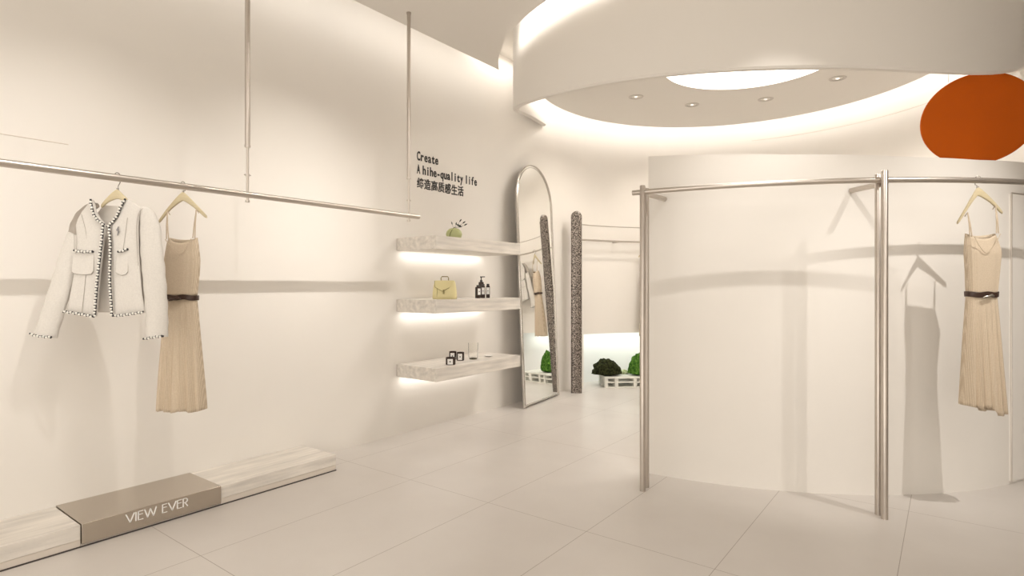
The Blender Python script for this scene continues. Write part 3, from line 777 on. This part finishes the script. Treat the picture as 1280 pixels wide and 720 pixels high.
# green vase with sprigs
p = shelf_pt(567.5, -3.52, 1.713)
v = thing('sprig_vase', 'squat sage green vase with dark leafy sprigs on the top shelf', 'vase', p, math.radians(37))
b = MB(); b.lathe((0, 0, 0), [(.045, 0), (.066, .018), (.073, .045), (.066, .072), (.045, .092), (.018, .101), (.012, .101)], 32)
o = b.build('body', M_green, v); o.scale = (1, .62, 1)
b = MB(); b.tube([Vector((-.038, -.0375, .012)), Vector((-.030, -.0455, .045)), Vector((-.018, -.040, .072)), Vector((-.002, -.018, .098)), Vector((.003, .0, .108))], .0028, 8); b.build('ridge', M_greendark, v)
for i, (dx, dz, ln) in enumerate(((-.018, .040, 1), (.018, .036, .8), (.055, .062, 1), (.085, .045, 1.1), (.10, .025, 1.1))):
    b = MB(); e_ = Vector((dx, -.01*i+.01, .10+dz)); b.tube([Vector((0, 0, .098)), Vector((dx*.5, 0, .10+dz*.35)), e_], .0010, 6)
    s0 = b.build('stem', M_leaf, v)
    for q in ((1.0, .5) if i > 1 else (1.0,)):
        c = Vector((0, 0, .098))*(1-q)+e_*q; d = Vector((dx*.8, 0, .03+dz*.5)).normalized()
        if q < 1: d = Vector((d.x, 0, -d.z*.2+.1)).normalized()
        b = MB(); rings = []
        for k in range(7):
            s = k/6; w_ = .0055*math.sin(PI*(s*.92+.04)); c_ = c+d*(s-.3)*.032*ln; e3 = Vector((-d.z, 0, d.x))
            rings.append([c_+e3*w_*math.cos(h*PI/4)+Vector((0, 1, 0))*.0014*math.sin(h*PI/4) for h in range(8)])
        b.loft(rings); b.build('leaf', M_leaf, s0)
# handbag
p = shelf_pt(556, -3.52, 1.182)
hb = thing('handbag', 'pale yellow leather handbag with short top handle on the middle shelf', 'handbag', p, math.radians(30))
b = MB(); rings = []
for (z, hw, hd) in ((0, .100, .045), (.01, .108, .05), (.05, .106, .046), (.10, .101, .036), (.14, .094, .024), (.158, .088, .016), (.163, .080, .010)):
    rings.append([Vector((x, y, z)) for x, y in rrect(2*hw, 2*hd, .42, 5)])
b.loft(rings); b.build('body', M_bag, hb)
b = MB(); q = [Vector((-.088, -.017, .16)), Vector((-.078, -.041, .105)), Vector((-.01, -.0475, .068)), Vector((.05, -.042, .10)), Vector((.088, -.017, .16))]
n = len(q); off = Vector((0, .006, 0)); b.add(q+[x+off for x in q], [list(range(n)), list(range(n, 2*n))[::-1]]+[(i, (i+1) % n, n+(i+1) % n, n+i) for i in range(n)])
fl = b.build('flap', M_bag, hb)
b = MB(); b.tube([x+Vector((0, -.001, 0)) for x in q[:4]], .0022, 6); b.build('flap_edge', M_bagdark, fl)
b = MB(); b.tube([Vector((-.032, 0, .155)), Vector((-.034, 0, .182)), Vector((-.026, 0, .197)), Vector((.026, 0, .197)), Vector((.034, 0, .182)), Vector((.032, 0, .155))], .0045, 8); b.build('handle', M_bagdark, hb)
b = MB(); b.box((-.004, -.056, .045), (.008, -.044, .082)); b.build('clasp', M_bagdark, hb, .002)
b = MB(); b.tube([Vector((-.060, -.048, .01)), Vector((-.057, -.046, .06)), Vector((-.056, -.040, .10))], .0018, 6); b.build('side_fold', M_bagdark, hb)

def label_card(parent, w_, z0, z1, y, m=M_label):
    b = MB(); b.box((-w_/2, y-.001, z0), (w_/2, y+.001, z1)); l = b.build('paper_label', m, parent)
    b = MB(); b.lathe((0, 0, 0), [(w_*.16, 0), (w_*.16, .0012)], 14); 
    for vv in b.v: vv.xyz = (vv.x, y-.001-vv.z, vv.y+(z0+z1)/2)
    b.build('dot', M_black, l)
def square_bottle(name, label, px, X, z, w_, h, cap, rz, lab=True, grp=None):
    p = shelf_pt(px, X, z); t = thing(name, label, 'bottle', p, rz, grp)
    b = MB(); b.loft([[Vector((x*k, y*k, zz)) for x, y in rrect(w_, w_*.8, .22, 4)] for zz, k in ((0, .96), (.004, 1), (h-.012, 1), (h-.003, .9), (h, .45))]); b.build('body', M_amber, t)
    b = MB()
    if cap == 'pump':
        b.lathe((0, 0, 0), [(.012, h), (.012, h+.016), (.005, h+.018), (.005, h+.040), (.011, h+.041), (.011, h+.052)], 16)
        b.box((-.006, -.005, h+.043), (.036, .005, h+.052)); b.build('pump', M_black, t)
    else:
        b.lathe((0, 0, 0), [(.013, h), (.0135, h+.012), (.012, h+.015)], 18); b.build('cap', M_black, t)
    if lab: label_card(t, w_*.74, h*.30, h*.84, -w_*.4-.001)
    return t
RL = math.radians(37)
square_bottle('toiletry_bottle', 'dark bottle with black pump top on the middle shelf, behind the two labelled bottles', 601.5, -3.60, 1.182, .05, .155, 'pump', RL, False)
square_bottle('toiletry_bottle', 'small dark square bottle with white label, left of the two labelled pair', 604, -3.52, 1.182, .036, .118, 'cap', RL)
square_bottle('toiletry_bottle', 'small dark square bottle with white label at the right end of the bottle cluster', 610, -3.52, 1.182, .036, .120, 'cap', RL)
square_bottle('toiletry_bottle', 'slim dark bottle with side label at the left end of the bottle cluster', 597.3, -3.52, 1.182, .045, .108, 'cap', RL+.8)
# candles
def candle(label, px, X, r, h, rz):
    p = shelf_pt(px, X, .618); t = thing('jar_candle', label, 'candle', p, rz, 'jar candles on the lowest shelf')
    b = MB(); b.lathe((0, 0, 0), [(r*.94, 0), (r, .004), (r, h), (r-.003, h), (r-.003, h-.012)], 26, cap=True); b.build('jar', M_amber, t)
    b = MB(); b.lathe((0, 0, 0), [(r-.0035, h-.013), (r-.0035, h-.011)], 20); b.build('wax', M_wax, t)
    b = MB(); b.tube([(0, 0, h-.012), (0.001, 0, h-.002)], .001, 6); b.build('wick', M_black, t)
    b = MB(); rings = []
    for k in range(9):
        a = math.radians(-90-32+64*k/8); rings.append([Vector(((r+d)*math.cos(a), (r+d)*math.sin(a), z)) for d, z in ((.0003, h*.1), (.0012, h*.1), (.0012, h*.85), (.0003, h*.85))])
    b.loft(rings, 0, True); l = b.build('paper_label', M_label, t)
    b = MB(); b.sphere((0, -r-.0012, h*.48), .006, 0, 10, 8, (1, .15, 1)); b.build('dot', M_black, l)
    return t
candle('black jar candle with white label, front one of the three on the lowest shelf', 563.3, -3.43, .043, .062, RL)
candle('black jar candle behind the front one, left of the rear pair on the lowest shelf', 566.0, -3.65, .034, .075, RL)
candle('black jar candle with white label, right one of the rear pair on the lowest shelf', 575.5, -3.55, .035, .075, RL)
# clear glass cylinder and dish
p = shelf_pt(591.5, -3.52, .618); t = thing('glass_vase', 'clear glass cylinder with dark base ring on the lowest shelf', 'vase', p)
b = MB(); b.lathe((0, 0, 0), [(.040, .006), (.043, .02), (.046, .15), (.043, .15), (.040, .02), (.036, .012)], 28); b.build('glass', M_glass, t)
b = MB(); b.lathe((0, 0, 0), [(.034, 0), (.036, .003), (.034, .006)], 28); b.build('base', M_bagdark, t)
p = shelf_pt(610.5, -3.52, .618)
b = MB(); b.lathe((0, 0, 0), [(.022, 0), (.030, .004), (.044, .012), (.043, .014), (.028, .008), (.01, .006)], 30)
o = b.build('shallow_dish', M_dish); o.location = p; tag(o, 'small shallow white dish at the right end of the lowest shelf', 'dish')

# ------------------------------------------------------------------ pallet with moss
def pallet():
    f0 = at(756, 485, 7.32); f0.z = 0
    ang = math.atan2(RT.y, RT.x)+math.radians(3)
    t = thing('wooden_pallet', 'low white wooden pallet carrying greenery against the lit back niche', 'pallet', f0, ang)
    L, W, H = 1.0, .40, .135
    for i, y in enumerate((0, .08, .16, .24, .32)):
        b = MB(); b.box((-.0, y, H-.018), (L, y+.07, H)); b.build('deck_board', M_pallet, t, .002)
    for y in (0, .165, .33):
        b = MB(); b.box((0, y+.002, .062), (L, y+.058, .078)); b.build('stringer', M_pallet, t, .002)
        b = MB(); b.box((0, y+.002, 0.0), (L, y+.058, .014)); b.build('bottom_board', M_pallet, t, .002)
        for x in (0, .13, .37, .50, .74, .92):
            for z0, z1 in ((.014, .062), (.078, H-.018)):
                b = MB(); b.box((x, y+.004, z0), (x+.045, y+.056, z1)); b.build('block', M_pallet, t, .002)
    return t, L, W, H, f0, ang
pt, PL, PW, PH, pf, pang = pallet()
def mound(name, label, x, y, r, hz, m, seed, rough=.18, cat='plant'):
    R_ = Matrix.Rotation(pang, 3, 'Z'); loc = pf+R_@Vector((x, y, PH))
    bm = bmesh.new(); bmesh.ops.create_icosphere(bm, subdivisions=5, radius=1)
    for v_ in bm.verts:
        d = v_.co.normalized(); n_ = noise.fractal(d*2.4+Vector((seed, 0, 0)), 1, 2, 4); n2 = noise.noise(d*14+Vector((0, seed, 0)))
        q = d*(1+rough*n_+.05*n2); z = q.z*hz if q.z > 0 else q.z*hz*.15
        v_.co = Vector((q.x*r, q.y*r*.65, z))
    lo = min(v_.co.z for v_ in bm.verts)
    for v_ in bm.verts: v_.co.z -= lo
    me = bpy.data.meshes.new(name); bm.to_mesh(me); bm.free(); me.materials.append(m)
    for p in me.polygons: p.use_smooth = True
    o = bpy.data.objects.new(name, me); COL.objects.link(o); o.location = loc; o.rotation_euler.z = pang
    return tag(o, label, cat)
mound('moss_mound', 'dark brown-green moss mound on the left end of the white pallet', .05+.01, .17, .185, .17, M_moss, 3)
mound('moss_ball', 'bright green moss ball on the pallet beside the rack post', .50, .16, .15, .25, M_bush, 8, .12)
mound('moss_tuft', 'low pale green tuft on the pallet between the moss mound and the moss ball', .31, .27, .065, .045, moss('pale_moss', (.35, .42, .2), (.6, .65, .45)), 5, .25)
